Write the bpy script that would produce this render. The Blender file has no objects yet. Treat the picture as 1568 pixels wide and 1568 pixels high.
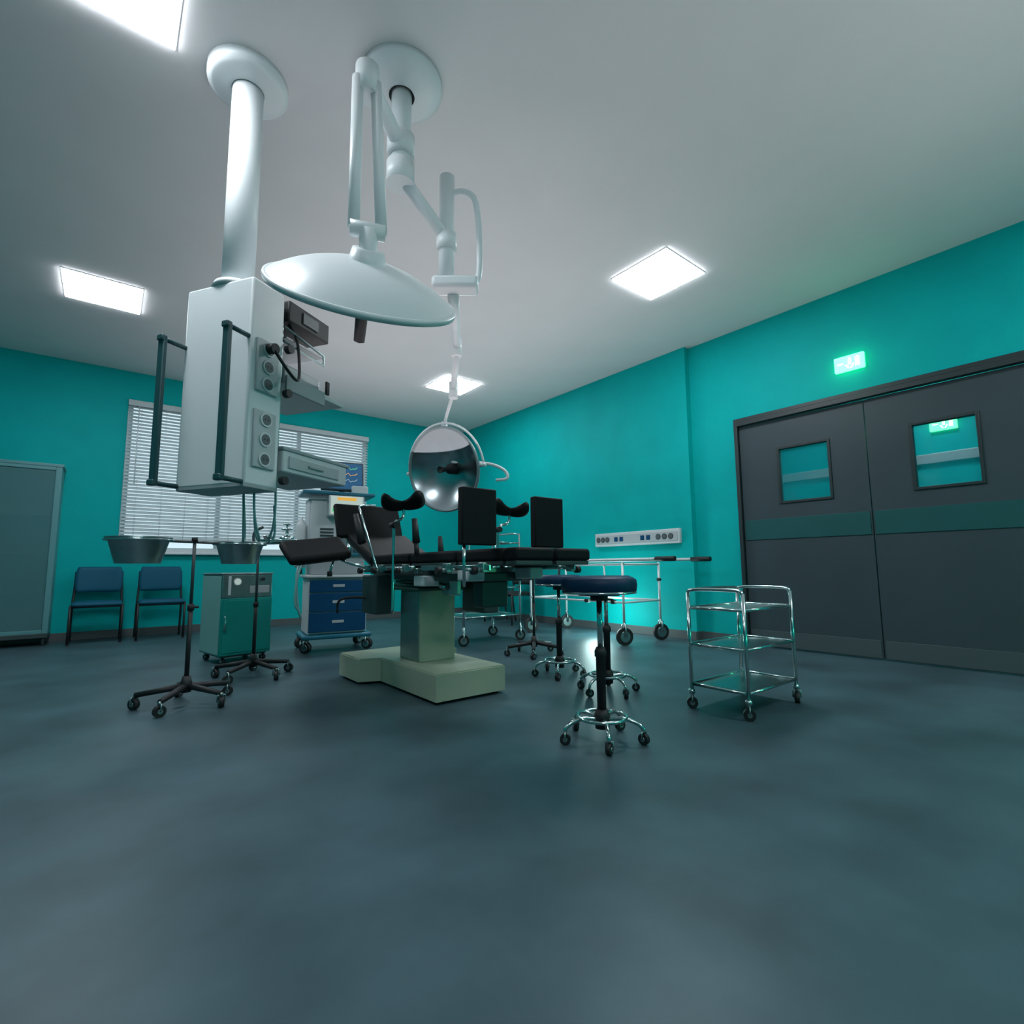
import bpy, bmesh, math
from mathutils import Vector, Matrix, Euler
sc=bpy.context.scene
sc.view_settings.view_transform='Standard'
sc.view_settings.look='None'
sc.view_settings.exposure=0.0
pi=math.pi
# ------------------------------------------------ materials
def mat(name,col,rough=.5,metal=0,noise=0,nscale=8,emit=None,es=0,trans=0,alpha=1,bump=0,bscale=60,spec=None,coat=0):
    m=bpy.data.materials.new(name);m.use_nodes=True;nt=m.node_tree;b=nt.nodes['Principled BSDF']
    b.inputs['Base Color'].default_value=(*col,1);b.inputs['Roughness'].default_value=rough;b.inputs['Metallic'].default_value=metal
    if spec is not None:b.inputs['Specular IOR Level'].default_value=spec
    if trans:b.inputs['Transmission Weight'].default_value=trans
    if coat:b.inputs['Coat Weight'].default_value=coat
    if alpha<1:b.inputs['Alpha'].default_value=alpha
    if emit:b.inputs['Emission Color'].default_value=(*emit,1);b.inputs['Emission Strength'].default_value=es
    if noise or bump:
        tc=nt.nodes.new('ShaderNodeTexCoord')
    if noise:
        n=nt.nodes.new('ShaderNodeTexNoise');n.inputs['Scale'].default_value=nscale;n.inputs['Detail'].default_value=6
        nt.links.new(tc.outputs['Object'],n.inputs['Vector'])
        r=nt.nodes.new('ShaderNodeValToRGB')
        r.color_ramp.elements[0].position=.3;r.color_ramp.elements[1].position=.72
        r.color_ramp.elements[0].color=(*[c*(1-noise) for c in col],1);r.color_ramp.elements[1].color=(*[min(1,c*(1+noise)) for c in col],1)
        nt.links.new(n.outputs['Fac'],r.inputs['Fac']);nt.links.new(r.outputs['Color'],b.inputs['Base Color'])
    if bump:
        n2=nt.nodes.new('ShaderNodeTexNoise');n2.inputs['Scale'].default_value=bscale;n2.inputs['Detail'].default_value=4
        nt.links.new(tc.outputs['Object'],n2.inputs['Vector'])
        bp=nt.nodes.new('ShaderNodeBump');bp.inputs['Strength'].default_value=bump;bp.inputs['Distance'].default_value=.01
        nt.links.new(n2.outputs['Fac'],bp.inputs['Height']);nt.links.new(bp.outputs['Normal'],b.inputs['Normal'])
    return m
M_wall=mat('teal_paint',(.0005,.41,.405),.6,noise=.05,nscale=3,bump=.08,bscale=40,spec=.12)
M_ceil=mat('ceiling_paint',(.74,.73,.74),.95,noise=.02,nscale=2,spec=.1)
M_floor=mat('vinyl_floor',(.048,.092,.112),.42,noise=.30,nscale=2.2,bump=.06,bscale=9,spec=.32)
M_base=mat('baseboard_grey',(.08,.095,.10),.5)
M_door=mat('door_grey',(.040,.062,.074),.45,noise=.06,nscale=2,spec=.35)
M_dband=mat('door_band',(.014,.088,.092),.4,spec=.35)
M_dkick=mat('door_kick',(.065,.09,.10),.4,spec=.35)
M_dframe=mat('door_frame',(.018,.030,.034),.4)
M_white=mat('white_enamel',(.72,.76,.78),.35)
M_wplast=mat('white_plastic',(.6,.64,.66),.45)
M_grey=mat('grey_enamel',(.34,.38,.40),.4)
M_dgrey=mat('dark_grey_enamel',(.04,.06,.065),.45)
M_teald=mat('dark_teal_enamel',(.02,.075,.085),.4)
M_black=mat('black_rubber',(.012,.013,.015),.55)
M_leather=mat('black_leather',(.007,.0085,.010),.62,bump=.15,bscale=120,spec=.18)
M_chrome=mat('chrome',(.55,.66,.66),.16,1)
M_steel=mat('brushed_steel',(.38,.48,.48),.32,1,noise=.08,nscale=20)
M_mirror=mat('lamp_reflector',(.42,.50,.53),.24,1)
M_shell=mat('lamp_shell_grey',(.26,.32,.34),.35,.3)
M_navy=mat('navy_vinyl',(.003,.030,.08),.5,spec=.3)
M_blue=mat('blue_enamel',(.002,.060,.16),.4,spec=.3)
M_bluesh=mat('teal_blue_shelf',(.01,.15,.23),.35)
M_cream=mat('cream_enamel',(.40,.46,.35),.4,noise=.05,nscale=3)
M_green=mat('green_enamel',(.005,.27,.24),.3)
M_greenlit=mat('green_enamel_lit_side',(.22,.46,.44),.3)  # lighter green for the unit's left side, reflected light put into the colour
M_greenc=mat('dark_green_bellows',(.015,.09,.075),.5)
M_cab=mat('cabinet_frame_teal_grey',(.10,.28,.30),.4)
M_lamp=mat('ceiling_light_diffuser',(.9,.9,.9),.5,emit=(.92,.96,1.0),es=36)
M_exit=mat('exit_sign_green',(.1,.9,.3),.5,emit=(.13,1.0,.36),es=3.2)
M_exitw=mat('exit_sign_white',(.8,1,.8),.5,emit=(.6,1,.7),es=4)
M_slat=mat('blind_slat',(.50,.56,.58),.5)
M_glass=mat('glass',(.75,.95,.95),.05,alpha=.18)
M_dglass=mat('door_glass',(.01,.36,.40),.06,alpha=.3)
M_cglass=mat('cabinet_glass',(.10,.25,.27),.15,alpha=.6)
M_screen=mat('screen_dark',(.01,.02,.04),.15,emit=(.02,.10,.22),es=.8)
M_or=mat('display_orange',(.8,.4,.05),.4,emit=(1,.5,.08),es=.5)
M_gr=mat('display_green',(.1,.6,.2),.4,emit=(.15,.8,.3),es=.5)
M_lcd=mat('display_white',(.7,.75,.7),.4,emit=(.7,.8,.7),es=.3)
M_sock=mat('socket_plate',(.46,.50,.52),.4)
M_sockd=mat('socket_hole',(.10,.12,.13),.5)
M_hose=mat('clear_hose',(.15,.35,.35),.3)

# ------------------------------------------------ builder
def smoothpath(pts,n=2):
    pts=[Vector(p) for p in pts]
    for _ in range(n):
        q=[pts[0]]
        for a,b in zip(pts[:-1],pts[1:]):
            q+=[a*.75+b*.25,a*.25+b*.75]
        q.append(pts[-1]);pts=q
    return pts
class B:
    def __init__(s):s.bm=bmesh.new();s.mats=[]
    def mi(s,m):
        if m not in s.mats:s.mats.append(m)
        return s.mats.index(m)
    def box(s,c,d,m,rot=(0,0,0),bev=0,seg=2):
        r=bmesh.ops.create_cube(s.bm,size=1)
        vs=r['verts'];M=Matrix.Translation(c)@Euler(rot).to_matrix().to_4x4()@Matrix.Diagonal((*d,1))
        bmesh.ops.transform(s.bm,matrix=M,verts=vs)
        fs=set(f for v in vs for f in v.link_faces);k=s.mi(m)
        for f in fs:f.material_index=k
        if bev:
            es=list(set(e for v in vs for e in v.link_edges))
            r=bmesh.ops.bevel(s.bm,geom=es,offset=min(bev,min(d)*.45),segments=seg,affect='EDGES',profile=.5)
            for f in r['faces']:f.material_index=k;f.smooth=True
    def b2(s,x0,x1,y0,y1,z0,z1,m,bev=0):
        s.box(((x0+x1)/2,(y0+y1)/2,(z0+z1)/2),(abs(x1-x0),abs(y1-y0),abs(z1-z0)),m,bev=bev)
    def tube(s,pts,r,m,seg=10,closed=False,caps=True):
        pts=[Vector(p) for p in pts];n=len(pts)
        rr=r if isinstance(r,(list,tuple)) else [r]*n
        T=[]
        for i in range(n):
            if closed:t=pts[(i+1)%n]-pts[i-1]
            elif i==0:t=pts[1]-pts[0]
            elif i==n-1:t=pts[-1]-pts[-2]
            else:t=(pts[i+1]-pts[i]).normalized()+(pts[i]-pts[i-1]).normalized()
            T.append(t.normalized() if t.length>1e-9 else Vector((0,0,1)))
        up=Vector((0,0,1)) if abs(T[0].z)<.9 else Vector((1,0,0))
        N=(up-T[0]*up.dot(T[0])).normalized();rings=[];k=s.mi(m)
        for i in range(n):
            N=(N-T[i]*N.dot(T[i]))
            N=N.normalized() if N.length>1e-6 else T[i].orthogonal().normalized()
            Bn=T[i].cross(N)
            rings.append([s.bm.verts.new(pts[i]+(N*math.cos(2*pi*j/seg)+Bn*math.sin(2*pi*j/seg))*rr[i]) for j in range(seg)])
        for i in range(n if closed else n-1):
            a=rings[i];b=rings[(i+1)%n]
            for j in range(seg):
                f=s.bm.faces.new((a[j],a[(j+1)%seg],b[(j+1)%seg],b[j]));f.material_index=k;f.smooth=True
        if caps and not closed:
            for q in (rings[0][::-1],rings[-1]):
                f=s.bm.faces.new(q);f.material_index=k
    def cyl(s,a,b,r,m,r2=None,seg=20):
        s.tube([a,b],[r,r if r2 is None else r2],m,seg)
    def lathe(s,prof,m,c=(0,0,0),seg=36,axis=(0,0,1),flat=False):
        q=Vector((0,0,1)).rotation_difference(Vector(axis).normalized()).to_matrix();c=Vector(c);k=s.mi(m);rings=[]
        for r,z in prof:
            if r<1e-6:rings.append([s.bm.verts.new(c+q@Vector((0,0,z)))])
            else:rings.append([s.bm.verts.new(c+q@Vector((r*math.cos(2*pi*j/seg),r*math.sin(2*pi*j/seg),z))) for j in range(seg)])
        for a,b in zip(rings[:-1],rings[1:]):
            for j in range(seg):
                j2=(j+1)%seg
                if len(a)==1 and len(b)==1:continue
                if len(a)==1:vs=(a[0],b[j],b[j2])
                elif len(b)==1:vs=(a[j],a[j2],b[0])
                else:vs=(a[j],a[j2],b[j2],b[j])
                f=s.bm.faces.new(vs);f.material_index=k;f.smooth=not flat
    def prism(s,poly,z0,z1,m):
        k=s.mi(m);a=[s.bm.verts.new((x,y,z0)) for x,y in poly];b=[s.bm.verts.new((x,y,z1)) for x,y in poly];n=len(poly)
        s.bm.faces.new(a[::-1]).material_index=k;s.bm.faces.new(b).material_index=k
        for i in range(n):s.bm.faces.new((a[i],a[(i+1)%n],b[(i+1)%n],b[i])).material_index=k
    def ring(s,c,R,r,m,axis=(0,0,1),seg=32,ts=8):
        q=Vector((0,0,1)).rotation_difference(Vector(axis).normalized()).to_matrix()
        s.tube([Vector(c)+q@Vector((R*math.cos(2*pi*j/seg),R*math.sin(2*pi*j/seg),0)) for j in range(seg)],r,m,ts,closed=True)
    def caster(s,x,y,r=.03,ang=0,m=None,top=None):
        m=m or M_black;top=top or r*2+.03
        d=Vector((math.cos(ang),math.sin(ang),0));p=Vector((x,y,r));w=r*.45
        if r>.08:w=r*.22
        s.cyl(p-d*w,p+d*w,r,m,seg=24);s.cyl(p-d*w*1.25,p+d*w*1.25,r*(.62 if r>.05 else .4),M_steel,seg=16)
        for sg in (-1,1):
            o=p+d*w*1.5*sg
            s.tube([o,o+Vector((0,0,r*1.25)),p+Vector((0,0,r*1.35))],r*.16,M_steel,6)
        s.cyl((x,y,r*1.3 if r>.05 else r*2.0),(x,y,top),r*.3 if r<.05 else .016,M_steel,seg=10)
    def grid(s,fn,nu,nv,th,m):
        """slab from surface fn(u,v)->(pos,normal) thickness th(u,v)"""
        k=s.mi(m);A=[];Bt=[]
        for i in range(nu+1):
            ra=[];rb=[]
            for j in range(nv+1):
                p,n,t=fn(i/nu,j/nv);ra.append(s.bm.verts.new(p+n*t/2));rb.append(s.bm.verts.new(p-n*t/2))
            A.append(ra);Bt.append(rb)
        def q(*v):
            f=s.bm.faces.new(v);f.material_index=k;f.smooth=True
        for i in range(nu):
            for j in range(nv):
                q(A[i][j],A[i+1][j],A[i+1][j+1],A[i][j+1]);q(Bt[i][j],Bt[i][j+1],Bt[i+1][j+1],Bt[i+1][j])
        for i in range(nu):
            q(A[i][0],Bt[i][0],Bt[i+1][0],A[i+1][0]);q(A[i][nv],A[i+1][nv],Bt[i+1][nv],Bt[i][nv])
        for j in range(nv):
            q(A[0][j],A[0][j+1],Bt[0][j+1],Bt[0][j]);q(A[nu][j],Bt[nu][j],Bt[nu][j+1],A[nu][j+1])
    def done(s,name,origin=(0,0,0),loc=None,rz=0):
        """origin: geometry given in world coords, pivot moved there. loc/rz: geometry given locally."""
        if loc is None:
            bmesh.ops.translate(s.bm,vec=-Vector(origin),verts=s.bm.verts[:]);loc=origin
        bmesh.ops.recalc_face_normals(s.bm,faces=s.bm.faces[:])
        me=bpy.data.meshes.new(name);s.bm.to_mesh(me);s.bm.free()
        for m in s.mats:me.materials.append(m)
        o=bpy.data.objects.new(name,me);bpy.context.collection.objects.link(o);o.location=loc;o.rotation_euler=(0,0,rz);return o
V=Vector
W,D,H,W1=5.488,8.404,3.538,5.40
XL,YF=-3.3,-2.8
# ------------------------------------------------ room shell
b=B();b.b2(XL-.15,7.8,YF-.15,D+.3,-.12,0,M_floor);b.done('floor')
b=B();b.b2(XL-.15,7.8,YF-.15,D+.3,H,H+.12,M_ceil);b.done('ceiling')
b=B();b.b2(XL-.15,XL,YF,D,0,H,M_wall);b.done('wall_left')
b=B();b.b2(XL-.15,W+.12,YF-.15,YF,0,H,M_wall);b.done('wall_front')
wx0,wx1,wz0,wz1=.10,3.46,1.10,3.14
b=B()
b.b2(XL-.15,wx0,D,D+.2,0,H,M_wall);b.b2(wx1,W+.12,D,D+.2,0,H,M_wall)
b.b2(wx0,wx1,D,D+.2,0,wz0,M_wall);b.b2(wx0,wx1,D,D+.2,wz1,H,M_wall);b.done('wall_back')
dy0,dy1,dz=.36,2.78,2.455
b=B()
b.b2(W,W+.12,dy1,3.36,0,H,M_wall);b.b2(W,W+.12,YF,dy0,0,H,M_wall);b.b2(W,W+.12,dy0,dy1,dz,H,M_wall)
b.b2(W1,W+.12,3.36,D,0,H,M_wall);b.done('wall_right')
b=B();b.b2(XL,W1,D-.015,D,0,.10,M_base,.003);b.done('baseboard_back')
b=B();b.b2(W1-.015,W1,3.36,D-.02,0,.10,M_base,.003);b.b2(W1,W,3.345,3.36,0,.10,M_base);b.b2(W-.015,W,dy1+.05,3.34,0,.10,M_base);b.b2(W-.015,W,YF+.02,dy0-.05,0,.10,M_base);b.done('baseboard_right')
b=B();b.b2(XL,XL+.015,YF+.02,D-.02,0,.10,M_base);b.done('baseboard_left')
# corridor behind the doors
b=B();b.b2(7.5,7.62,YF,4.6,0,H,M_wall);b.b2(W+.12,7.5,4.5,4.62,0,H,M_wall);b.b2(W+.12,7.5,-1.6,-1.48,0,H,M_wall);b.b2(7.46,7.5,-1.4,4.5,2.02,2.14,M_grey,.01);b.done('wall_corridor')
# door frame + panels
b=B();b.b2(W-.035,W+.10,dy1-.0,dy1+.04,0,dz+.04,M_dframe,.004);b.b2(W-.035,W+.10,dy0-.04,dy0,0,dz+.04,M_dframe,.004);b.b2(W-.035,W+.10,dy0,dy1,dz,dz+.04,M_dframe,.004);b.b2(W-.05,W+.02,dy0,dy1,dz-.05,dz-.001,M_dframe,.004);b.done('trim_1')
def door(y0,y1,wy0,wy1,nm):
    x0,x1=W+.005,W+.055;z0,z1,wz0,wz1=.012,dz-.055,1.52,2.07
    b=B()
    b.b2(x0,x1,y0,wy0,z0,z1,M_door);b.b2(x0,x1,wy1,y1,z0,z1,M_door)
    b.b2(x0,x1,wy0,wy1,z0,wz0,M_door);b.b2(x0,x1,wy0,wy1,wz1,z1,M_door)
    t=.025
    for a in ((wy0-t,wy0,wz0-t,wz1+t),(wy1,wy1+t,wz0-t,wz1+t),(wy0,wy1,wz0-t,wz0),(wy0,wy1,wz1,wz1+t)):
        b.b2(x0-.012,x0+.002,*a,M_dframe,.003)
    b.b2(x0+.022,x0+.03,wy0,wy1,wz0,wz1,M_dglass)
    b.b2(x0-.008,x0+.002,y0+.012,y1-.012,1.13,1.345,M_dband,.002)
    b.b2(x0-.006,x0+.002,y0+.012,y1-.012,z0+.005,.175,M_dkick,.002)
    b.done(nm)
door(1.575,dy1-.004,1.90,2.36,'door_1');door(dy0+.004,1.565,.80,1.22,'door_2')
# exit signs
def exitsign(c,nrm,nm):
    b=B();x,y,z=c
    b.b2(x-.02,x+.02,y-.125,y+.125,z-.075,z+.075,M_exit,.008)
    s=-.023
    b.b2(x+s,x+s+.004,y-.02,y+.005,z-.02,z+.025,M_exitw);b.cyl((x+s,y-.01,z+.038),(x+s+.004,y-.01,z+.038),.011,M_exitw,seg=12)
    b.box((x+s+.002,y-.03,z-.035),(.004,.012,.045),M_exitw,rot=(.6,0,0));b.box((x+s+.002,y+.012,z-.035),(.004,.012,.045),M_exitw,rot=(-.6,0,0))
    b.b2(x+s,x+s+.004,y+.045,y+.095,z-.006,z+.006,M_exitw);b.b2(x+s,x+s+.004,y-.09,y-.055,z-.045,z+.045,M_exitw)
    return b.done(nm,origin=(x,y,z))
exitsign((W-.021,1.645,2.78),0,'exit_sign')
exitsign((7.479,1.37,2.47),0,'exit_sign')
# ceiling lights
def clight(x,y):
    b=B();b.b2(x+.006,x+.594,y+.006,y+.594,H-.014,H-.001,M_lamp)
    for a in ((x,x+.6,y,y+.006),(x,x+.6,y+.594,y+.6),(x,x+.006,y+.006,y+.594),(x+.594,x+.6,y+.006,y+.594)):b.b2(*a,H-.007,H-.0005,M_white)
    b.done('ceiling_light',origin=(x+.3,y+.3,H-.015))
for x,y in ((-.485,5.80),(3.54,2.324),(3.545,5.88),(-.485,2.32),(-.485,-1.2),(3.54,-1.2),(6.2,1.2)):clight(x,y)
# window, blind
b=B();t=.06
b.b2(wx0,wx1,D+.06,D+.12,wz0,wz0+t,M_white,.004);b.b2(wx0,wx1,D+.06,D+.12,wz1-t,wz1,M_white,.004)
for i in range(4):
    x=wx0+(wx1-wx0-t)*i/3;b.b2(x,x+t,D+.061,D+.119,wz0+t,wz1-t,M_white,.004)
b.b2(wx0+t,wx1-t,D+.085,D+.09,wz0+t,wz1-t,M_glass)
b.b2(wx0-.04,wx1+.04,D-.07,D+.06,wz0-.035,wz0,M_white,.006);b.done('window_1')
b=B();b.b2(wx0+.0,wx1,D-.06,D-.004,3.06,3.14,M_slat,.006)
z=1.30
while z<3.05:
    b.box(((wx0+wx1)/2,D-.03,z),(wx1-wx0-.02,.05,.003),M_slat,rot=(math.radians(46),0,0));z+=.046
b.b2(wx0+.01,wx1-.01,D-.045,D-.015,1.255,1.28,M_slat,.004)
for i in range(12):
    x=wx0+.15+i*(wx1-wx0-.3)/11
    b.cyl((x,D-.052,1.27),(x,D-.052,3.07),.0025,M_white,seg=5)
b.cyl((wx0+.12,D-.066,2.0),(wx0+.12,D-.066,3.07),.006,M_white,seg=8);b.done('venetian_blind')
# wall socket rail
b=B();xw=W1
b.b2(xw-.05,xw-.001,3.50,4.85,1.13,1.31,M_wplast,.008);b.b2(xw-.056,xw-.049,3.53,4.82,1.165,1.275,M_sock,.002)
for i,y in enumerate([3.62,3.71,3.80,3.95,4.04,4.38,4.47,4.62,4.70,4.78]):
    if i in (3,4,5,6):b.b2(xw-.062,xw-.055,y-.03,y+.03,1.19,1.25,M_blue,.003)
    else:
        b.cyl((xw-.056,y,1.22),(xw-.061,y,1.22),.036,M_dgrey,seg=16);b.cyl((xw-.06,y,1.22),(xw-.063,y,1.22),.024,M_sockd,seg=16)
b.done('wall_socket_rail',origin=(xw,4.17,1.22))

# ------------------------------------------------ operating table (world coords)
b=B()
T=[(1.65,2.84),(2.19,2.84),(2.19,3.70),(2.34,3.70),(2.34,4.10),(1.50,4.10),(1.50,3.72),(1.65,3.66)]
b.prism(T,.02,.18,M_cream)
b.prism([(x+(.01 if x<1.9 else -.01),y+(.01 if y<3.3 else -.01)) for x,y in T],.18,.188,M_cream)
for x,y in ((1.7,2.9),(2.14,2.9),(1.56,4.05),(2.28,4.05)):b.cyl((x,y,0),(x,y,.022),.025,M_black)
b.b2(1.77,2.06,3.28,3.59,.188,.69,M_cream,.006);b.b2(1.762,1.775,3.30,3.57,.2,.68,M_steel,.002)
for k in range(3):b.b2(1.72+.012*k,2.14-.012*k,3.22+.01*k,3.66-.01*k,.69+k*.025,.712+k*.025,M_greenc,.006)
b.b2(1.72,2.12,2.55,4.0,.765,.82,M_dgrey,.008)
b.b2(1.66,2.18,3.0,3.5,.80,.865,M_dgrey,.01)
for y in (2.62,3.05,3.75):b.b2(1.62,2.22,y,y+.05,.815,.85,M_steel,.005)
def pad(x0,x1,y0,y1,z0=.885,z1=.955):
    b.b2(x0+.01,x1-.01,y0+.01,y1-.01,z0-.022,z0,M_dgrey,.003);b.b2(x0,x1,y0,y1,z0,z1,M_leather,.018)
pad(1.64,1.915,2.03,2.14);pad(1.925,2.20,2.03,2.14)
pad(1.64,2.20,2.15,2.60);pad(1.64,2.20,2.61,3.20);pad(1.64,2.20,3.21,3.86)
a=math.atan2(.22,.54)
b.box((1.92,4.13,1.02),(.56,.58,.07),M_leather,rot=(a,0,0),bev=.018);b.box((1.92,4.145,.975),(.52,.54,.02),M_dgrey,rot=(a,0,0))
a2=math.radians(68)
b.box((1.87,4.47,1.275),(.62,.33,.06),M_leather,rot=(a2,0,0),bev=.02)
b.tube([(1.75,4.36,1.08),(1.75,4.50,1.14),(1.75,4.54,1.3)],.012,M_chrome);b.tube([(2.09,4.36,1.08),(2.09,4.50,1.14),(2.09,4.54,1.3)],.012,M_chrome)
for x in (1.60,2.24):
    b.b2(x-.006,x+.006,2.20,2.95,.835,.865,M_chrome,.002);b.b2(x-.006,x+.006,3.05,3.85,.835,.865,M_chrome,.002)
    for y in (2.3,2.85,3.15,3.75):b.cyl((x,y,.85),(1.66 if x<1.9 else 2.18,y,.85),.01,M_steel,seg=10)
    s=-1 if x<1.9 else 1
    for y in (2.25,2.62,3.16,3.55,3.80):
        b.box((x+s*.012,y,.85),(.035,.05,.055),M_steel,bev=.005);b.cyl((x+s*.02,y,.835),(x+s*.06,y,.835),.012,M_steel,seg=10);b.cyl((x+s*.055,y,.835),(x+s*.085,y,.835),.022,M_black,seg=14)
# upright leg plates at the foot end
b.box((1.56,2.26,1.125),(.225,.05,.31),M_leather,bev=.008);b.box((2.125,2.32,1.125),(.235,.05,.31),M_leather,bev=.008)
b.cyl((1.475,2.26,.75),(1.475,2.26,1.0),.009,M_chrome);b.cyl((1.475,2.26,.84),(1.60,2.26,.84),.009,M_chrome);b.cyl((2.22,2.32,.80),(2.22,2.32,1.0),.009,M_chrome)
# stirrups
def crutch(c,rz,roll=0):
    c=V(c);R=Matrix.Rotation(rz,3,'Z')@Matrix.Rotation(roll,3,'Y')
    def fn(u,v):
        t=(u-.5)*2;an=t*math.radians(52);rad=.165
        wdt=(.045+.085*abs(t)**1.2)*math.sqrt(max(.04,1-max(0,(abs(t)-.58)/.44)**2))
        p=V((rad*math.sin(an),(v-.5)*2*wdt,-rad*math.cos(an)+rad));nn=V((-math.sin(an),0,math.cos(an)))
        p+=V((0,0,.04*((v-.5)*2)**2))
        return c+R@p,R@nn,(.026+.095*abs(t)**1.1)*math.sqrt(max(.05,1-max(0,(abs(t)-.6)/.41)**2))*(1-.6*((v-.5)*2)**4)
    b.grid(fn,28,10,.02,M_leather)
crutch((1.59,3.20,1.265),-.62,-.08)
crutch((2.44,3.10,1.265),-.45,.1)
b.tube(smoothpath([(1.50,3.16,.55),(1.50,3.16,1.05),(1.50,3.17,1.17),(1.59,3.20,1.19),(1.59,3.20,1.26)]),.010,M_chrome)
b.tube(smoothpath([(2.33,3.10,.62),(2.33,3.10,1.05),(2.33,3.10,1.17),(2.44,3.10,1.19),(2.44,3.10,1.27)]),.010,M_chrome)
b.cyl((1.50,3.16,.85),(1.60,3.16,.85),.012,M_chrome);b.cyl((2.33,3.10,.85),(2.24,3.10,.85),.012,M_chrome)
b.cyl((1.50,3.12,1.14),(1.50,3.20,1.14),.022,M_black);b.cyl((2.33,3.07,1.14),(2.33,3.14,1.14),.022,M_black)
b.tube(smoothpath([(1.56,3.55,.84),(1.52,3.60,1.02),(1.50,3.74,1.28),(1.56,3.95,1.36),(1.75,4.05,1.38)]),.008,M_chrome)
# hand grips
b.tube([(1.60,3.02,.93),(1.60,3.03,1.02)],.016,M_black);b.tube([(1.60,3.03,1.02),(1.60,3.06,1.18)],[.026,.018],M_black)
b.tube([(2.22,3.75,.93),(2.22,3.78,1.12)],[.03,.018],M_black);b.tube([(1.62,4.0,1.06),(1.60,4.1,1.30)],[.035,.02],M_black)
# arm board on the head side
b.box((1.30,4.14,1.00),(.50,.27,.07),M_leather,rot=(math.radians(36),math.radians(-7),.10),bev=.03)
b.box((1.33,4.165,.955),(.40,.16,.02),M_dgrey,rot=(math.radians(36),math.radians(-7),.10))
b.tube([(1.60,3.80,.85),(1.50,3.98,.90),(1.45,4.15,.95)],.012,M_chrome);b.tube([(1.46,4.16,.96),(1.40,4.10,.82)],.010,M_chrome);b.cyl((1.40,4.10,.79),(1.40,4.10,.83),.02,M_black)
# hanging side units
b.b2(1.62,1.76,3.70,3.98,.50,.80,M_dgrey,.012);b.b2(2.16,2.30,3.05,3.34,.52,.80,M_dgrey,.012);b.b2(1.84,2.05,2.62,2.72,.60,.765,M_dgrey,.01)
b.tube(smoothpath([(1.64,3.90,.62),(1.50,3.95,.63),(1.45,4.05,.60),(1.48,4.12,.50)]),.010,M_black)
b.b2(1.64,1.76,3.0,3.14,.73,.80,M_white,.008);b.b2(1.85,1.95,3.02,3.12,.66,.80,M_steel,.008);b.cyl((1.80,3.1,.74),(1.80,2.96,.72),.02,M_chrome)
b.b2(1.66,1.78,2.50,2.62,.77,.85,M_white,.008);b.b2(2.05,2.16,2.40,2.55,.78,.85,M_wplast,.008)
b.done('operating_table',origin=(1.92,3.4,0))

# ------------------------------------------------ stools
def stool(x,y,h=.80,a0=.3,nm='surgeon_stool'):
    b=B();r=.187
    b.lathe([(0,h-.095),(r*.55,h-.095),(r*.6,h-.08),(r-.01,h-.08),(r,h-.07),(r+.004,h-.04),(r,h-.015),(r-.02,h-.002),(0,h)],M_navy,seg=40)
    b.ring((0,0,h-.078),r-.004,.006,M_chrome);b.cyl((0,0,h-.12),(0,0,h-.09),.045,M_black)
    b.cyl((0,0,.42),(0,0,h-.1),.014,M_chrome);b.lathe([(0,.07),(.022,.07),(.024,.40),(.03,.405),(.03,.43),(.02,.45),(0,.45)],M_black,seg=20)
    b.tube([(.02,0,h-.11),(.14,.03,h-.125)],.006,M_black)
    b.lathe([(0,.055),(.035,.06),(.04,.12),(.028,.15),(0,.15)],M_black,seg=20)
    b.ring((0,0,.115),.12,.009,M_chrome,seg=40)
    for i in range(5):
        a=a0+i*2*pi/5;c,s=math.cos(a),math.sin(a)
        b.tube(smoothpath([(.03*c,.03*s,.105),(.10*c,.10*s,.115),(.165*c,.165*s,.10),(.198*c,.198*s,.075),(.198*c,.198*s,.06)]),.010,M_chrome)
        b.caster(.198*c,.198*s,.026,a+1.1,top=.07)
    b.done(nm,loc=(x,y,0))
stool(1.965,1.765,.80,.25);stool(2.74,2.40,.79,.7);stool(2.87,3.01,.79,.1)

# ------------------------------------------------ wheeled stands
def starbase(b,R=.3,n=5,a0=0,z=.11,m=M_black,cr=.03):
    b.lathe([(0,z-.03),(.03,z-.03),(.035,z+.02),(.022,z+.07),(0,z+.07)],m,seg=16)
    for i in range(n):
        a=a0+i*2*pi/n;c,s=math.cos(a),math.sin(a)
        b.tube([(0,0,z+.01),(R*c,R*s,z-.025)],[.021,.016],m,8);b.caster(R*c,R*s,cr,a+.9,top=z-.02)
def bowl(b,c,R,h):
    x,y,z=c
    b.lathe([(R*.72,z-h),(R*.98,z-.01),(R+.012,z),(R+.012,z+.004),(R*.96,z-.008),(R*.70,z-h+.006),(0,z-h+.006)],M_steel,(x,y,0),seg=40)
    b.lathe([(0,z-h),(R*.72,z-h)],M_steel,(x,y,0),seg=40)
b=B();starbase(b,.27,5,.35,cr=.033)
b.cyl((0,0,.12),(0,0,.62),.014,M_black);b.cyl((0,0,.6),(0,0,1.045),.010,M_dgrey);b.cyl((0,0,.59),(0,0,.63),.02,M_black);b.cyl((.0,0,.61),(.045,0,.61),.008,M_black)
d=V((.30,.175,0))
for s in (-1,1):
    c=d*s;b.tube([V((0,0,1.03)),c*.50+V((0,0,1.03))],.008,M_dgrey);b.ring((c.x,c.y,1.028),.168,.006,M_chrome)
    bowl(b,(c.x,c.y,1.04),.155,.15)
b.lathe([(0,1.03),(.018,1.03),(.018,1.06),(0,1.062)],M_black,seg=12)
b.done('double_basin_stand',loc=(.445,3.90,0))
b=B();starbase(b,.28,5,.1,cr=.035)
b.cyl((0,0,.12),(0,0,.58),.014,M_black);b.cyl((0,0,.56),(0,0,1.03),.010,M_dgrey);b.cyl((0,0,.55),(0,0,.59),.02,M_black)
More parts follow.
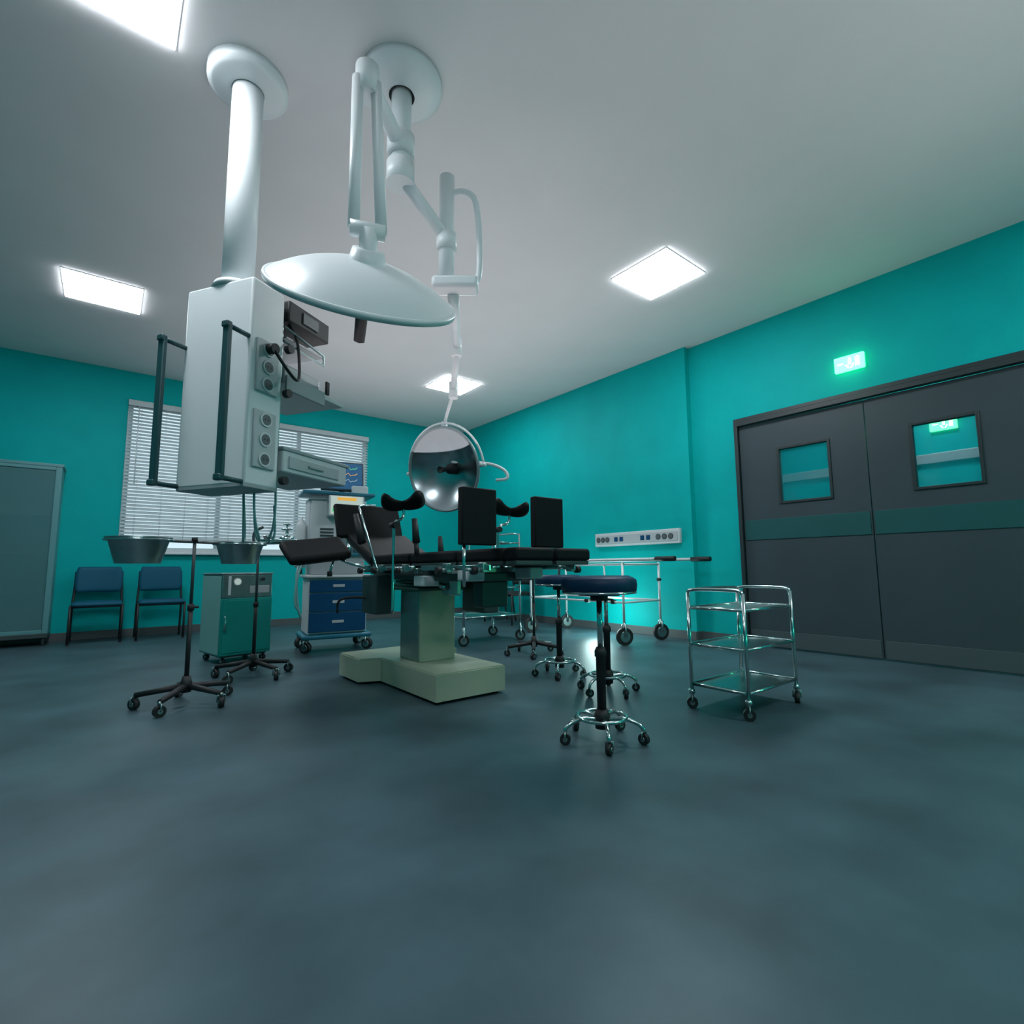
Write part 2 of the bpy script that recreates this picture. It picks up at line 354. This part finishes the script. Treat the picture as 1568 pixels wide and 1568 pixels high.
b.tube([(0,0,1.03),(.04,-.02,1.06),(.17,-.1,1.065)],.008,M_chrome)
b.box((.15,-.09,1.075),(.26,.18,.008),M_steel,rot=(0,0,-.6))
b.tube([V((x,y,1.087)) for x,y in ((-.008,-.09),(.10,.065),(.312,-.082),(.207,-.235))],.006,M_chrome,closed=True)
b.lathe([(0,1.08),(.055,1.08),(.058,1.11),(.03,1.125),(.012,1.13),(.012,1.17),(.045,1.175),(.045,1.185),(.01,1.19),(.008,1.215),(.03,1.218),(.03,1.226),(0,1.228)],M_chrome,(.19,-.10,0),seg=24)
b.lathe([(0,1.08),(.03,1.08),(.042,1.13),(.045,1.12)],M_steel,(.06,-.05,0),seg=20)
b.tube(smoothpath([(-.02,0,1.02),(-.04,.02,1.1),(-.03,.02,1.17),(.03,.0,1.2)]),.012,M_dgrey)
b.done('instrument_stand',loc=(.97,4.56,0))
b=B();starbase(b,.27,5,.2)
b.cyl((0,0,.12),(0,0,.5),.013,M_black);b.cyl((0,0,.5),(0,0,.86),.010,M_dgrey)
b.box((0,0,.87),(.42,.30,.012),M_steel,bev=.004);b.tube([(-.21,-.15,.885),(.21,-.15,.885),(.21,.15,.885),(-.21,.15,.885)],.006,M_chrome,closed=True)
b.done('mayo_stand',loc=(3.34,3.86,0))

# ------------------------------------------------ chrome three-shelf cart
b=B();x0,x1,y0,y1=-.30,.30,-.175,.175
for x in (x0,x1):
    for y in (y0,y1):
        b.cyl((x,y,.09),(x,y,.69),.011,M_chrome);b.caster(x,y,.032,.6 if x<0 else 2.0,top=.1);b.lathe([(0,.085),(.018,.085),(.018,.11),(0,.11)],M_chrome,(x,y,0),seg=12)
for x in (x0,x1):b.tube(smoothpath([(x,y0,.60),(x,y0,.695),(x,y0+.03,.71),(x,y1-.03,.71),(x,y1,.695),(x,y1,.60)],2),.011,M_chrome)
b.tube(smoothpath([(x0,y1,.695),(x0+.03,y1,.71),(x1-.03,y1,.71),(x1,y1,.695)]),.009,M_chrome)
for z in (.595,.375,.14):
    b.b2(x0+.005,x1-.005,y0+.005,y1-.005,z-.004,z,M_steel)
    b.tube([(x0,y0,z+.002),(x1,y0,z+.002),(x1,y1,z+.002),(x0,y1,z+.002)],.010,M_chrome,closed=True)
b.done('instrument_cart',loc=(3.125,1.635,0))

# ------------------------------------------------ stretcher trolley (world)
b=B();zx=.93
for x in (4.47,5.13):
    b.cyl((x,3.18,zx),(x,5.75,zx),.016,M_white);b.cyl((x,2.99,zx),(x,3.22,zx),.026,M_black,seg=16);b.cyl((x,5.75,zx),(x,5.95,zx),.024,M_black,seg=16)
    for y in (3.66,5.22):
        b.cyl((x,y,.22),(x,y,.90),.014,M_white);b.caster(x,y,.095,1.2,top=.24);b.cyl((x-.02,y,.70),(x+.02,y,.70),.02,M_black)
    b.cyl((x,3.66,.46),(x,5.22,.46),.012,M_white);b.cyl((x,3.66,.88),(x,5.22,.88),.012,M_white)
for y in (3.66,5.22):
    for z in (.46,.88):b.cyl((4.47,y,z),(5.13,y,z),.012,M_white)
for y in (3.5,4.4,5.3):b.cyl((4.47,y,zx),(5.13,y,zx),.010,M_chrome)
b.cyl((4.47,3.9,.46),(4.47,3.93,.88),.010,M_white);b.cyl((4.44,4.2,.46),(4.50,4.2,.46),.022,M_black);b.cyl((4.44,3.8,.46),(4.50,3.8,.46),.022,M_black)
b.done('stretcher_trolley',origin=(4.8,4.44,0))

# ------------------------------------------------ dressing trolley behind the table
b=B()
for x in (3.11,3.91):
    for y in (4.77,5.32):
        b.cyl((x,y,.18),(x,y,1.26 if x>3.5 else .82),.013,M_chrome);b.caster(x,y,.06,1.0,top=.2)
for z in (.80,.62,.30):
    b.tube([(3.11,4.77,z),(3.91,4.77,z),(3.91,5.32,z),(3.11,5.32,z)],.011,M_chrome,closed=True)
    if z!=.62:b.b2(3.12,3.90,4.78,5.31,z-.006,z,M_steel)
for x in (3.2,3.35,3.5,3.65,3.8):b.cyl((x,5.32,.62),(x,5.32,.80),.005,M_chrome,seg=6)
b.tube(smoothpath([(3.91,4.77,1.2),(3.91,4.77,1.27),(3.91,5.32,1.27),(3.91,5.32,1.2)],1),.011,M_chrome)
b.b2(3.56,3.90,4.78,5.31,1.145,1.155,M_steel);b.tube([(3.55,4.77,1.15),(3.91,4.77,1.15),(3.91,5.32,1.15),(3.55,5.32,1.15)],.008,M_chrome,closed=True)
b.cyl((3.55,4.77,.80),(3.55,4.77,1.25),.009,M_chrome);b.cyl((3.55,5.32,.80),(3.55,5.32,1.25),.009,M_chrome)
b.done('dressing_trolley',origin=(3.51,5.04,0))

# ------------------------------------------------ chairs
def chair(x,y,rz,ms,nm):
    b=B();w=.24
    b.grid(lambda u,v:(V(((u-.5)*.47,-.20+v*.42,.455+.012*math.cos((v-.5)*pi)-.0*u)),V((0,0,1)),.045*(1-.5*abs(2*v-1)**6)*(1-.4*abs(2*u-1)**8)+.01),12,10,0,ms)
    def bk(u,v):
        wd=.46*(1-.10*abs(2*v-1)**3);yy=.20+.05*v+ -.03*(1-(2*u-1)**2)*-1
        return V(((u-.5)*wd,yy,.59+.31*v)),V((0,1,-.15)).normalized(),.035*(1-.6*abs(2*u-1)**8)*(1-.6*abs(2*v-1)**8)+.006
    b.grid(bk,12,10,0,ms)
    for s in (-1,1):
        xx=s*w
        b.tube([(xx,-.18,0),(xx,-.18,.45)],.013,M_black);b.tube(smoothpath([(xx,.28,0),(xx,.20,.43),(xx*.95,.24,.6),(xx*.93,.27,.84)],1),.013,M_black)
        b.tube([(xx,-.19,.44),(xx,.21,.44)],.012,M_black)
        b.cyl((xx,-.18,0),(xx,-.18,.012),.016,M_black);b.cyl((xx,.28,0),(xx,.28,.012),.016,M_black)
    b.tube([(-w,-.18,.43),(w,-.18,.43)],.011,M_black);b.tube([(-w,.2,.43),(w,.2,.43)],.011,M_black)
    b.done(nm,loc=(x,y,0),rz=rz)
M_cblue=mat('chair_blue_fabric',(.002,.085,.15),.6,spec=.25)
chair(-.055,7.98,0,M_cblue,'waiting_chair');chair(.575,7.92,0,M_cblue,'waiting_chair')
chair(4.95,6.25,-pi/2,M_black,'waiting_chair');chair(4.95,6.95,-pi/2,M_black,'waiting_chair')

# ------------------------------------------------ glass cabinet
b=B();x0,x1,y0,y1,z0,z1=-1.80,-.48,8.0,8.385,.12,2.08
b.b2(x0,x1,y1-.015,y1,z0,z1,M_grey);b.b2(x0,x0+.02,y0+.03,y1-.015,z0,z1,M_cab);b.b2(x1-.02,x1,y0+.03,y1-.015,z0,z1,M_cab)
b.b2(x0-.015,x1+.015,y0-.005,y1,z1,z1+.035,M_cab,.005);b.b2(x0,x1,y0,y1-.015,z0-.03,z0+.02,M_dgrey,.004)
for z in (.6,1.05,1.5):b.b2(x0+.02,x1-.02,y0+.05,y1-.015,z,z+.012,M_grey)
xm=(x0+x1)/2
for a,c in ((x0,xm-.003),(xm+.003,x1)):
    t=.055
    b.b2(a,a+t,y0,y0+.025,z0+.02,z1,M_cab,.004);b.b2(c-t,c,y0,y0+.025,z0+.02,z1,M_cab,.004)
    b.b2(a+t,c-t,y0,y0+.025,z0+.02,z0+.06,M_cab,.004);b.b2(a+t,c-t,y0,y0+.025,z1-.04,z1,M_cab,.004)
    b.b2(a+t,c-t,y0+.01,y0+.014,z0+.06,z1-.04,M_cglass)
b.b2(xm-.03,xm-.015,y0-.03,y0,1.0,1.15,M_chrome,.003);b.b2(xm+.015,xm+.03,y0-.03,y0,1.0,1.15,M_chrome,.003)
for x in (x0+.04,x1-.04):
    for y in (y0+.05,y1-.05):b.cyl((x,y,0),(x,y,.1),.018,M_dgrey)
b.done('medicine_cabinet',origin=(-1.14,8.2,0))

# ------------------------------------------------ green sterilizer unit
b=B();w,dp,h=.455,.50,.82
b.b2(0,w,0,dp,.075,.59,M_green,.008);b.b2(.004,w-.004,.004,dp-.004,.59,h-.012,M_steel,.008);b.b2(-.004,w+.004,-.004,dp+.004,h-.014,h,M_steel,.005)
b.b2(.02,w-.02,-.006,.002,.10,.57,M_green,.004);b.b2(-.004,.002,.015,dp-.015,.09,h-.03,M_greenlit,.004)
b.cyl((.13,-.001,.74),(.13,-.012,.74),.035,M_wplast);b.cyl((.13,-.011,.74),(.13,-.015,.74),.028,M_lcd)
b.b2(.05,.075,-.015,0,.62,.79,M_wplast,.003);b.cyl((.36,0,.76),(.36,-.02,.76),.014,M_black);b.b2(.24,.42,-.008,.002,.63,.70,M_grey,.003)
b.tube([(.03,-.02,.30),(.03,-.035,.32),(.03,-.035,.42),(.03,-.02,.44)],.007,M_chrome)
for x in (.05,w-.05):
    for y in (.05,dp-.05):b.caster(x,y,.028,.5,top=.08)
b.b2(.03,w-.03,.03,dp-.03,.06,.08,M_dgrey)
b.done('sterilizer_unit',loc=(.83,5.26,0),rz=math.radians(10))

# ------------------------------------------------ anaesthesia machine (local, front = -Y)
b=B();w=.60;x0,x1=-.30,.30
b.b2(-.35,.35,-.26,.26,.13,.175,M_bluesh,.015)
for x in (-.31,.31):
    for y in (-.22,.22):b.caster(x,y,.055,.8 if y<0 else 2.2,top=.14)
b.b2(x0,x1,-.20,.24,.18,.76,M_wplast,.008)
for z0,z1 in ((.20,.40),(.41,.60),(.61,.735)):
    b.b2(x0+.012,x1-.012,-.225,-.198,z0,z1,M_blue,.006)
    b.b2(-.06,.06,-.232,-.224,(z0+z1)/2-.012,(z0+z1)/2+.018,M_sock,.003)
b.b2(x0-.03,x1+.03,-.25,.26,.76,.79,M_wplast,.008)
b.b2(x0+.02,x1-.02,-.15,.24,.79,1.0,M_grey,.01);b.b2(x0+.0,x1,-.18,.25,.99,1.02,M_bluesh,.005)
b.b2(x0,.12,-.02,.24,1.02,1.62,M_wplast,.012);b.b2(.12,x1,.10,.24,1.02,1.70,M_grey,.01)
b.b2(x0-.08,x1+.08,-.16,.25,1.655,1.69,M_bluesh,.008)
b.b2(x0+.02,.10,-.045,-.02,1.05,1.60,M_wplast,.006)
for i in range(6):b.b2(-.18,-.04,-.052,-.044,1.10+i*.035,1.12+i*.035,M_dgrey)
b.b2(-.12,.26,-.16,-.02,1.42,1.65,M_wplast,.01);b.b2(-.10,.24,-.168,-.158,1.44,1.64,M_lcd,.002)
b.b2(-.03,.17,-.172,-.166,1.595,1.628,M_or)
for i in range(9):
    hh=.03+.05*abs(math.sin(i*1.7));b.b2(-.085+i*.035,-.06+i*.035,-.172,-.166,1.47,1.47+hh,M_gr)
for x in (.02,.11,.20):
    b.lathe([(0,1.02),(.035,1.02),(.035,1.10),(.02,1.12),(.02,1.16),(.033,1.17),(.03,1.22),(0,1.23)],M_chrome,(x,-.10,0),seg=18)
b.lathe([(0,1.02),(.07,1.02),(.07,1.05),(.065,1.06),(.065,1.26),(.05,1.29),(0,1.30)],M_glass,(.24,-.05,0),seg=24)
for i in range(6):b.ring((.24,-.05,1.07+i*.025),.05,.010,M_black,seg=20,ts=6)
b.lathe([(0,.86),(.05,.87),(.055,.9),(.055,1.30),(.045,1.35),(.015,1.38),(.015,1.42),(0,1.42)],M_wplast,(-.36,.05,0),seg=20)
b.tube(smoothpath([(-.36,-.02,.95),(-.42,-.15,.80),(-.40,-.25,.45),(-.36,-.22,.35)]),.012,M_hose);b.tube(smoothpath([(-.30,-.10,.98),(-.40,-.18,.85),(-.44,-.24,.5),(-.38,-.24,.42)]),.012,M_hose)
b.b2(-.38,-.34,.0,.1,.80,.87,M_dgrey)
b.box((.05,.02,1.89),(.46,.06,.34),M_dgrey,rot=(-.12,0,0),bev=.01);b.box((.05,-.014,1.893),(.42,.006,.30),M_screen,rot=(-.12,0,0))
for i,(c,) in enumerate(((M_gr,),(M_or,),(M_lcd,))):
    pts=[(-.12+.025*j,-.026-.0,1.98-i*.07+(.02 if j%4==1 else (-.012 if j%4==2 else 0))) for j in range(14)];b.tube(pts,.003,c,5)
b.cyl((.05,.04,1.69),(.05,.04,1.76),.03,M_dgrey);b.b2(-.06,.16,-.05,.12,1.69,1.705,M_dgrey,.005)
b.b2(.14,.32,-.08,.12,1.69,1.78,M_wplast,.01)
b.done('anaesthesia_machine',loc=(1.98,5.62,0),rz=math.radians(-9))

# ------------------------------------------------ ceiling supply pendant
b=B();wd,dp,z0,z1=.44,.21,1.25,2.29
b.b2(0,dp,0,wd,z0,z1,M_white,.012)
b.b2(.002,dp-.002,.002,wd-.002,z0-.012,z0+.01,M_grey,.004);b.b2(dp,dp+.004,.01,wd-.01,z0+.02,z1-.02,M_dgrey)
b.cyl((dp/2,wd/2,z1-.01),(dp/2,wd/2,H-.06),.078,M_white,seg=32);b.lathe([(0,H-.001),(.20,H-.001),(.20,H-.05),(.17,H-.07),(.08,H-.075)],M_white,(dp/2,wd/2,0));b.lathe([(.078,z1),(.12,z1+.001),(.11,z1+.03),(.078,z1+.04)],M_white,(dp/2,wd/2,0))
for y in (.012,wd-.012):
    b.box((-.12,y,1.62),(.022,.040,.74),M_teald,bev=.006)
    for z in (1.98,1.262):b.tube([(-.12,y,z),(.0,y,z)],.012,M_teald,8);b.box((-.125,y,z),(.03,.04,.03),M_teald,bev=.006)
for za,zb,n in ((1.72,1.99,3),(1.34,1.63,3)):
    b.b2(.035,.175,-.012,.002,za,zb,M_sock,.006)
    for i in range(n):
        z=za+.045+i*(zb-za-.09)/(n-1);b.cyl((.105,-.011,z),(.105,-.018,z),.036,M_wplast,seg=20);b.cyl((.105,-.017,z),(.105,-.0195,z),.027,M_sockd,seg=20)
        for s in (-.01,.01):b.cyl((.105+s,-.018,z),(.105+s,-.021,z),.004,M_black,seg=6)
b.cyl((.10,-.02,1.95),(.10,-.06,1.945),.026,M_black);b.tube(smoothpath([(.10,-.05,1.94),(.14,-.10,1.84),(.22,-.10,1.80),(.30,-.03,1.92),(.31,.0,2.10),(.29,.05,2.18)],3),.008,M_black)
b.b2(dp+.004,dp+.03,.03,.06,1.27,2.25,M_steel,.003);b.b2(dp+.004,dp+.03,wd-.06,wd-.03,1.27,2.25,M_steel,.003)
s0=dp+.03
b.b2(s0,s0+.47,.0,wd,1.83,1.855,M_wplast,.004);b.b2(s0,s0+.30,-.004,.01,1.79,1.87,M_grey,.003);b.b2(s0+.30,s0+.33,-.012,.004,1.86,1.94,M_black,.006);b.b2(s0,s0+.47,wd-.01,wd,1.855,1.88,M_grey)
b.box((s0+.15,.20,1.90),(.28,.34,.09),M_grey,bev=.01)
b.b2(s0,s0+.52,.0,wd,1.35,1.47,M_wplast,.01);b.b2(s0+.04,s0+.44,-.008,.004,1.375,1.44,M_sock,.004);b.b2(s0+.18,s0+.30,-.016,-.006,1.40,1.415,M_grey,.003);b.b2(s0+.518,s0+.528,.03,wd-.03,1.37,1.45,M_black,.003);b.b2(s0-.005,s0+.54,-.005,wd+.005,1.465,1.485,M_grey,.004)
for z in (1.76,1.30,2.0):b.cyl((dp+.02,-.005,z),(dp+.02,-.035,z),.022,M_black)
b.box((s0+.16,.16,2.23),(.32,.32,.115),M_black,bev=.008);b.b2(s0+.10,s0+.22,-.008,.002,2.20,2.26,M_dgrey)
for y in (.01,.30):
    b.tube([(dp+.01,y,2.13),(s0+.29,y,2.09),(s0+.29,y,2.03),(dp+.01,y,2.05)],.007,M_steel)
b.b2(s0,s0+.29,.01,.30,2.075,2.083,M_grey)
for i,(x,y) in enumerate(((.16,.10),(.19,.2),(.30,.1))):
    b.tube(smoothpath([(x,y,1.35 if x>.21 else 1.26),(x+.01,y,1.10),(x+.06,y+.05*i,.98),(x+.10,y+.08,1.02),(x+.10,y+.1,1.2)],2),.006,M_hose,8)
b.done('ceiling_supply_pendant',loc=(.48,2.63,0),rz=math.atan2(.537,.843))

# ------------------------------------------------ surgical lamp (two heads on one ceiling mount)
b=B()
def head(c,n,R,dep,back,handle=.16):
    c=V(c);n=V(n).normalized()
    Rs=(R*R+dep*dep)/(2*dep);N=14;a0=math.asin(R/Rs)
    prof=[(Rs*math.sin(a0*i/N),-(Rs*math.cos(a0*i/N)-(Rs-dep))) for i in range(N+1)]
    b.lathe(prof,back,c,48,n)
    prof2=[(Rs*.985*math.sin(a0*i/N),-(Rs*math.cos(a0*i/N)-(Rs-dep))+.012) for i in range(N+1)]
    b.lathe(prof2,M_mirror,c,48,n)
    b.lathe([(R*.985,.010),(R,.0),(R+.012,.0),(R+.016,.012),(R+.012,.028),(R*.99,.028),(R*.975,.012)],back,c,56,n)
    b.lathe([(0,-dep+.02),(.05,-dep+.02),(.045,-dep+.07),(.022,-dep+.09),(.018,.0),(.026,.01),(.03,.06),(.026,handle),(.0,handle+.01)],M_black,c,20,n)
    return c,n
n1=V((.165,.630,-.755)).normalized()
c1,_=head((.845,2.13,2.118),n1,.41,.125,M_white,.24)
n2=V((-.87,-.36,-.20)).normalized()
c2,_=head((2.29,3.84,1.72),n2,.365,.15,M_shell,.05)
hub=V((1.12,2.36,H))
b.lathe([(0,-.001),(.22,-.001),(.22,-.05),(.16,-.08),(.07,-.09)],M_white,hub,36);b.cyl(hub,(1.12,2.36,2.93),.055,M_white,seg=24)
for z in (3.14,2.98):b.cyl((1.12,2.36,z-.06),(1.12,2.36,z+.06),.075,M_white,seg=24)
top1=c1-n1*.125
b.tube(smoothpath([(1.12,2.36,3.14),(.95,2.22,3.16),(.82,2.10,3.14)],1),.04,M_white,14);b.cyl((.82,2.10,3.05),(.82,2.10,3.2),.055,M_white)
b.cyl((.755,2.045,2.33),(.775,2.10,3.12),.026,M_white);b.cyl((.865,2.005,2.33),(.855,2.08,3.12),.026,M_white)
b.cyl((.74,2.05,2.33),(.88,2.0,2.33),.035,M_white);b.tube([(.812,2.02,2.33),top1-n1*.02,top1+n1*.05],.04,M_white,14);b.lathe([(0,-.045),(.07,-.04),(.08,-.0),(.10,.03)],M_white,top1,24,n1)
b.tube([(1.12,2.36,2.98),(1.41,2.37,2.74)],.035,M_white,14);b.cyl((1.42,2.37,2.46),(1.42,2.37,3.12),.045,M_white,seg=20);b.cyl((1.42,2.37,2.66),(1.42,2.37,2.76),.058,M_white)
b.box((1.45,2.32,2.44),(.26,.12,.07),M_white,rot=(0,0,-.65),bev=.02)
b.tube(smoothpath([(1.53,2.25,2.44),(1.56,2.23,2.50),(1.55,2.24,2.95),(1.50,2.28,3.02),(1.43,2.36,3.02)]),.018,M_white,12)
b.tube([(1.46,2.36,2.42),(1.53,2.46,2.36),(1.80,2.86,2.37)],[.035,.03,.026],M_white,14);b.cyl((1.80,2.86,2.30),(1.80,2.86,2.42),.036,M_white)
b.tube([(1.80,2.86,2.32),(2.06,3.32,2.26)],.024,M_white,14);b.cyl((2.06,3.32,2.18),(2.06,3.32,2.31),.036,M_white)
tp=c2+V((0,0,.40))
b.tube([(2.06,3.32,2.22),(2.22,3.68,2.17),tp],[.014,.014,.014],M_white,12);b.cyl(tp-V((0,0,.05)),tp+V((0,0,.03)),.03,M_white)
side=V((0,0,1)).cross(n2).normalized();upv=n2.cross(side).normalized()
b.tube([c2+(side*math.cos(t)+upv*math.sin(t))*.405-n2*.02 for t in [i*pi/24 for i in range(25)]],.010,M_white,10)
for s in (-1,1):b.cyl(c2+side*s*.37,c2+side*s*.425-n2*.02,.018,M_white)
rgt=V((.783,-.622,0))
b.tube(smoothpath([c2-n2*.12+V((0,0,.06)),c2+rgt*.38+V((0,0,.06)),c2+rgt*.54+V((0,0,.0)),c2+rgt*.58+V((0,0,-.09)),c2+rgt*.46+V((0,0,-.10))]),.014,M_white,10)
b.done('surgical_lamp',origin=(1.12,2.36,H))

# ------------------------------------------------ lights
def area(nm,loc,rot,sx,sy,p,col):
    l=bpy.data.lights.new(nm,'AREA');l.shape='RECTANGLE';l.size=sx;l.size_y=sy;l.energy=p;l.color=col
    o=bpy.data.objects.new(nm,l);bpy.context.collection.objects.link(o);o.location=loc;o.rotation_euler=rot;return o
def point(nm,loc,p,col,r=.1):
    l=bpy.data.lights.new(nm,'POINT');l.energy=p;l.color=col;l.shadow_soft_size=r
    o=bpy.data.objects.new(nm,l);bpy.context.collection.objects.link(o);o.location=loc;return o
area('ceiling_fill',(2.6,4.6,1.9),(pi,0,0),3.6,5.0,40,(1,.90,.93))  # added fill with no fixture, faces up to brighten the ceiling
area('ceiling_fill',(1.2,-.6,1.9),(pi,0,0),6,2.4,34,(1,.90,.93))  # second added ceiling fill, behind the camera
point('low_wall_fill',(4.85,4.4,.30),20,(.7,1,.97),.15)  # added light without a fixture, brightens the wall behind the stretcher
point('exit_sign_glow',(W-.22,1.645,2.74),1.0,(.1,1,.35),.05)
point('green_floor_fill',(3.3,-.3,.7),11,(.1,1,.45),.1)  # added out-of-view green light, tints the floor at the right
# ------------------------------------------------ world + camera
w=bpy.data.worlds.new('world');sc.world=w;w.use_nodes=True
bg=w.node_tree.nodes['Background'];bg.inputs[0].default_value=(.62,.78,.86,1);bg.inputs[1].default_value=1.5
cd=bpy.data.cameras.new('camera');cam=bpy.data.objects.new('camera',cd);bpy.context.collection.objects.link(cam);sc.camera=cam
pitch,yaw,roll=.1102,.6725,-.0075
F=V((math.sin(yaw)*math.cos(pitch),math.cos(yaw)*math.cos(pitch),math.sin(pitch)));R=V((math.cos(yaw),-math.sin(yaw),0));U=R.cross(F)
R2=R*math.cos(roll)+U*math.sin(roll);U2=-R*math.sin(roll)+U*math.cos(roll)
M=Matrix((R2,U2,-F)).transposed().to_4x4();M.translation=V((0,0,.8456));cam.matrix_world=M
cd.sensor_width=36;cd.lens=36*777.2458/1568;cd.clip_start=.02
